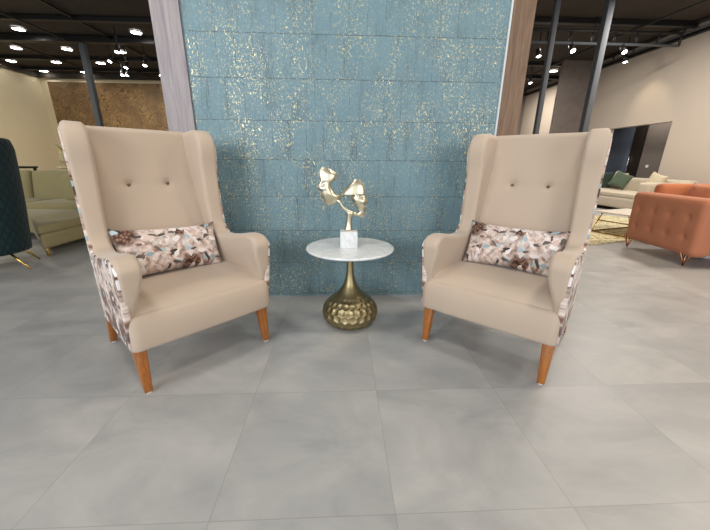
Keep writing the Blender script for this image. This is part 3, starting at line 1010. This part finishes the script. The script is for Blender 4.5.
# ------------------------------------------------------------------ right background
ORANGE = mat_fabric('salmon_orange_fabric', lin(184, 120, 90), .12, var=.06)
ORANGE2 = mat_fabric('bright_and_lit_orange_fabric', lin(188, 118, 80), .15, var=.06)
OC = thing('tufted_armchair', 'salmon orange tufted armchair seen from behind at the right edge', 'chair', (3.83, 3.27, 0), R(-7))
dents = [(y, z) for z in (.36, .58) for y in (.12, .36, .60, .84)]
def oback(p, u):
    x, y, z = p
    yy, zz = y + .47, z + .47
    if u[0] < 0:
        for dy, dz in dents:
            d2 = (yy - dy) ** 2 + (zz - dz) ** 2
            x += .034 * math.exp(-d2 / .0005) + .010 * math.exp(-d2 / .006)
            x += .0015 * math.exp(-((yy - dy) ** 2) / .0003) * math.exp(-((zz - .47) ** 2) / .03)
    x -= .04 * (zz - .45)
    return (x, yy, zz)
soft_box('backrest', (.10, .53, .32), .07, ORANGE, OC, (8, 56, 44), oback, (.12, 0, -.03))
for s, y in ((0, .02), (1, .92)):
    soft_box('arm', (.46, .08, .27), .06, ORANGE if s == 0 else ORANGE2, OC, (16, 8, 14), None, (.62 + .08 * s, y, .44 + .16 * s))  # far arm's brighter orange paints in the light falling on it
soft_box('seat', (.42, .42, .13), .05, ORANGE2, OC, (16, 16, 8), crown(.03), (.62, .47, .34))  # same lit orange as the far arm
soft_box('under_frame', (.48, .48, .035), .02, ORANGE, OC, (8, 8, 4), None, (.56, .47, .175))
for bx, bz in dents:
    bm = bmesh.new(); bmesh.ops.create_uvsphere(bm, u_segments=10, v_segments=6, radius=.012)
    bmesh.ops.translate(bm, vec=(.045 - .04 * (bz - .45), bx, bz), verts=bm.verts[:])
    obj('tuft_button', bm, ORANGE, OC)
for x, y in ((.06, .05), (.06, .92), (1.0, .05), (1.0, .92)):
    bm = bmesh.new()
    for dx, dy in ((-.07, 0), (.07, 0), (0, -.07), (0, .07), (.05, .05)):
        tube_into(bm, [(x + dx, y + dy, .18), (x + .0, y, .005)], .005, 6)
    obj('leg', bm, COPPER, OC)
# throw cushion on it
tc = obj('throw_cushion', pillow_bm(.42, .42, .16, 20, 20, seed=8), ORANGE)
props(tc, 'salmon throw cushion leaning inside the tufted orange armchair', 'cushion')
tc.location = (4.44, 3.80, .69)
tc.rotation_euler = (R(-14), 0, R(-94))
# second orange seat behind
O2 = thing('orange_sofa', 'bright orange sofa partly hidden behind the tufted armchair', 'sofa', (6.6, 4.2, 0), R(0))
soft_box('backrest', (.12, .7, .30), .07, ORANGE2, O2, (8, 20, 14), lambda p, u: (p[0] + .35 * (p[2] + .3), p[1], p[2]), (-.28, .0, .66))
soft_box('seat', (.42, .7, .14), .05, ORANGE2, O2, (14, 18, 8), crown(.03), (.1, 0, .30))
soft_box('arm', (.42, .08, .22), .05, ORANGE2, O2, (14, 8, 12), None, (.1, -.74, .42))
soft_box('arm', (.42, .08, .22), .05, ORANGE2, O2, (14, 8, 12), None, (.1, .74, .42))
for x in (-.25, .45):
    for y in (-.7, .7):
        frustum('leg', (x, y, .18), .03, (x, y, 0), .02, COPPER, O2, .003)
# white floor socket box
fb = box('floor_socket_box', (4.50, 3.60, 0), (4.62, 3.72, .045), CLEAR_GLIDE, bevel=.006)
props(fb, 'small white socket box on the floor under the tufted orange armchair', 'socket')

# coffee table
CT = thing('coffee_table', 'low coffee table with white marble top and gold frame on the yellow rug', 'table', (4.85, 5.02, .014), R(18))
box('tabletop', (-.42, -.42, .318), (.42, .42, .34), mat_plain('warm_white_stone', lin(236, 226, 212), .35, var=.03), CT, bevel=.004)
for y in (-.34, .34):
    tube('side_frame', [(-.33, y, .308), (-.42, y, .16), (-.5, y, .012), (.5, y, .012), (.33, y, .308)], .011, GOLD, CT, 8)
tube('cross_bar', [(-.40, -.34, .19), (-.40, .34, .19)], .010, GOLD, CT, 8)
tube('cross_bar', [(.40, -.34, .19), (.40, .34, .19)], .010, GOLD, CT, 8)
tube('cross_bar', [(-.5, -.34, .012), (-.5, .34, .012)], .010, GOLD, CT, 8)

# rug
def make_rug():
    t = NT('yellow_grey_rug')
    x, y, z = t.sep(t.coord()); p = t.comb(x, y, 0)
    n = t.noise(p, 11, 6, .7, 1.0)
    m = t.noise(t.mapping(p, loc=(5, 5, 0)), 16, 5, .7, .5)
    c = t.ramp(n, [(.36, lin(112, 108, 92)), (.45, lin(196, 182, 136)), (.56, lin(224, 214, 184)), (.66, lin(150, 140, 108))])
    c = t.mix(t.ramp(m, [(.55, (0, 0, 0)), (.62, (.7, .7, .7))]), c, lin(92, 88, 74))
    t.bump(t.noise(p, 160, 2), .5, .006)
    return t.fin(c, .95, 0, .1)
rg = soft_box('area_rug', (1.6, .92, .007), .006, make_rug(), None, (12, 12, 2), None, (0, 0, .0075))
rg.location = (4.79, 5.64, 0); rg.rotation_euler = (0, 0, R(18))
props(rg, 'mottled yellow and grey area rug under the marble coffee table', 'rug')

# cream sofa against the right wall
CREAM = mat_fabric('cream_fabric', lin(202, 188, 166), .2)
CS = thing('cream_sofa', 'cream fabric sofa in front of the right wall opening', 'sofa', (7.35, 8.25, 0))
soft_box('base', (.58, 1.25, .13), .03, CREAM, CS, (10, 20, 6), None, (0, 0, .21))
for y in (-.52, .52):
    soft_box('seat_cushion', (.50, .52, .06), .035, CREAM, CS, (12, 14, 8), crown(.02), (-.08, y, .39))
soft_box('backrest', (.12, 1.25, .27), .06, CREAM, CS, (6, 20, 12), None, (.52, 0, .50))
for y in (-1.16, 1.16):
    soft_box('arm', (.60, .13, .24), .05, CREAM, CS, (14, 6, 10), None, (.03, y, .48))
for x in (-.45, .5):
    for y in (-1.1, 1.1):
        box('leg', (x - .03, y - .03, 0), (x + .03, y + .03, .09), BLACK_METAL, CS)
def cush(loc, size, rot, mat, label):
    o = obj('throw_cushion', pillow_bm(size, size, .15, 20, 20, seed=loc[1]), mat)
    props(o, label, 'cushion'); o.location = loc; o.rotation_euler = rot
    return o
GREEN = mat_fabric('green_velvet', lin(82, 96, 78), .4)
GREEN_D = mat_fabric('dark_green_velvet', lin(36, 54, 42), .5)
YCREAM = mat_fabric('pale_cream_fabric', lin(206, 193, 164), .2)
cush((7.60, 9.14, .69), .44, (R(-12), 0, R(-88)), GREEN_D, 'dark green square cushion farthest back on the cream sofa')
cush((7.42, 8.45, .705), .42, (R(-14), R(20), R(-70)), GREEN, 'lighter green square cushion tilted on the cream sofa')
cush((7.66, 8.78, .72), .40, (R(-12), R(8), R(-90)), YCREAM, 'pale cream cushion peeking out between the green cushions')
cush((7.62, 7.66, .71), .42, (R(-12), R(14), R(-90)), YCREAM, 'pale cream cushion beside the near arm of the cream sofa')

# ------------------------------------------------------------------ camera
cam_d = bpy.data.cameras.new('camera')
cam_d.sensor_width = 36; cam_d.sensor_fit = 'HORIZONTAL'
cam_d.lens = 320.0 / 710 * 36
cam_d.clip_start = .05; cam_d.clip_end = 100
cam = bpy.data.objects.new('camera', cam_d)
COL.objects.link(cam)
pitch, roll, yaw = R(17.79), R(.489), R(2.649)
f0 = Vector((math.sin(yaw), math.cos(yaw), 0)); r0 = Vector((math.cos(yaw), -math.sin(yaw), 0))
fwd = f0 * math.cos(pitch) + Vector((0, 0, -1)) * math.sin(pitch)
dwn = -(Vector((0, 0, 1)) * math.cos(pitch) + f0 * math.sin(pitch))
xr = r0 * math.cos(roll) - dwn * math.sin(roll)
yd = r0 * math.sin(roll) + dwn * math.cos(roll)
M = Matrix((xr, -yd, -fwd)).transposed().to_4x4()
M.translation = Vector((0, 0, 1.1))
cam.matrix_world = M
scn.camera = cam

# ------------------------------------------------------------------ light
w = bpy.data.worlds.new('world'); scn.world = w; w.use_nodes = True
w.node_tree.nodes['Background'].inputs[0].default_value = (.80, .90, 1.0, 1)
w.node_tree.nodes['Background'].inputs[1].default_value = 1.0
def area(name, loc, target, size, energy, col):
    d = bpy.data.lights.new(name, 'AREA'); d.shape = 'RECTANGLE'; d.size, d.size_y = size; d.energy = energy; d.color = col
    o = bpy.data.objects.new(name, d); COL.objects.link(o); o.location = loc
    o.rotation_euler = (Vector(target) - Vector(loc)).to_track_quat('-Z', 'Y').to_euler()
    return o
area('window_light', (-3.5, -4.0, 2.6), (0, 2.4, .8), (4.5, 2.6), 290, (.93, .965, 1.0))
area('window_light_right', (3.5, -4.5, 2.6), (.6, 2.2, .8), (3.5, 2.4), 130, (1.0, .97, .93))
for x, y, e, c in ((-1.2, .9, 40, (1, .97, .92)), (1.6, .9, 34, (1, .95, .88)), (-6.5, 3.0, 70, (1, .95, .84)), (5.5, 3.0, 110, (1, .86, .70)), (3.2, 2.6, 50, (1, .82, .62)),
                   (-8.5, 7.5, 90, (1, .94, .82)), (6.0, 6.5, 130, (1, .95, .88)), (-7.5, 11.5, 110, (1, .92, .78)), (6.8, 13.5, 110, (1, .93, .84)), (5.5, 9.6, 80, (1, .95, .88))):
    area('ceiling_fill_light', (x, y, 4.0), (x, y, 0), (.6, .6), e, c)  # unseen fill lamps added under the ceiling, some warmer to tint the floor
area('alcove_fill_light', (8.85, 9.4, 2.55), (8.85, 9.4, 0), (.3, 1.5), 14, (1, .95, .9))  # unseen lamp added to brighten the door glass and alcove wall
def spotl(loc, target, energy, ang, col):
    d = bpy.data.lights.new('wall_wash_light', 'SPOT'); d.energy = energy; d.spot_size = R(ang); d.spot_blend = .8; d.color = col; d.shadow_soft_size = .06
    o = bpy.data.objects.new('wall_wash_light', d); COL.objects.link(o); o.location = loc
    o.rotation_euler = (Vector(target) - Vector(loc)).to_track_quat('-Z', 'Y').to_euler()
spotl((7.3, 9.3, 3.6), (8.27, 9.1, 2.5), 28, 60, (1, .86, .6))

scn.view_settings.view_transform = 'Standard'
scn.view_settings.look = 'None'
scn.view_settings.exposure = 0
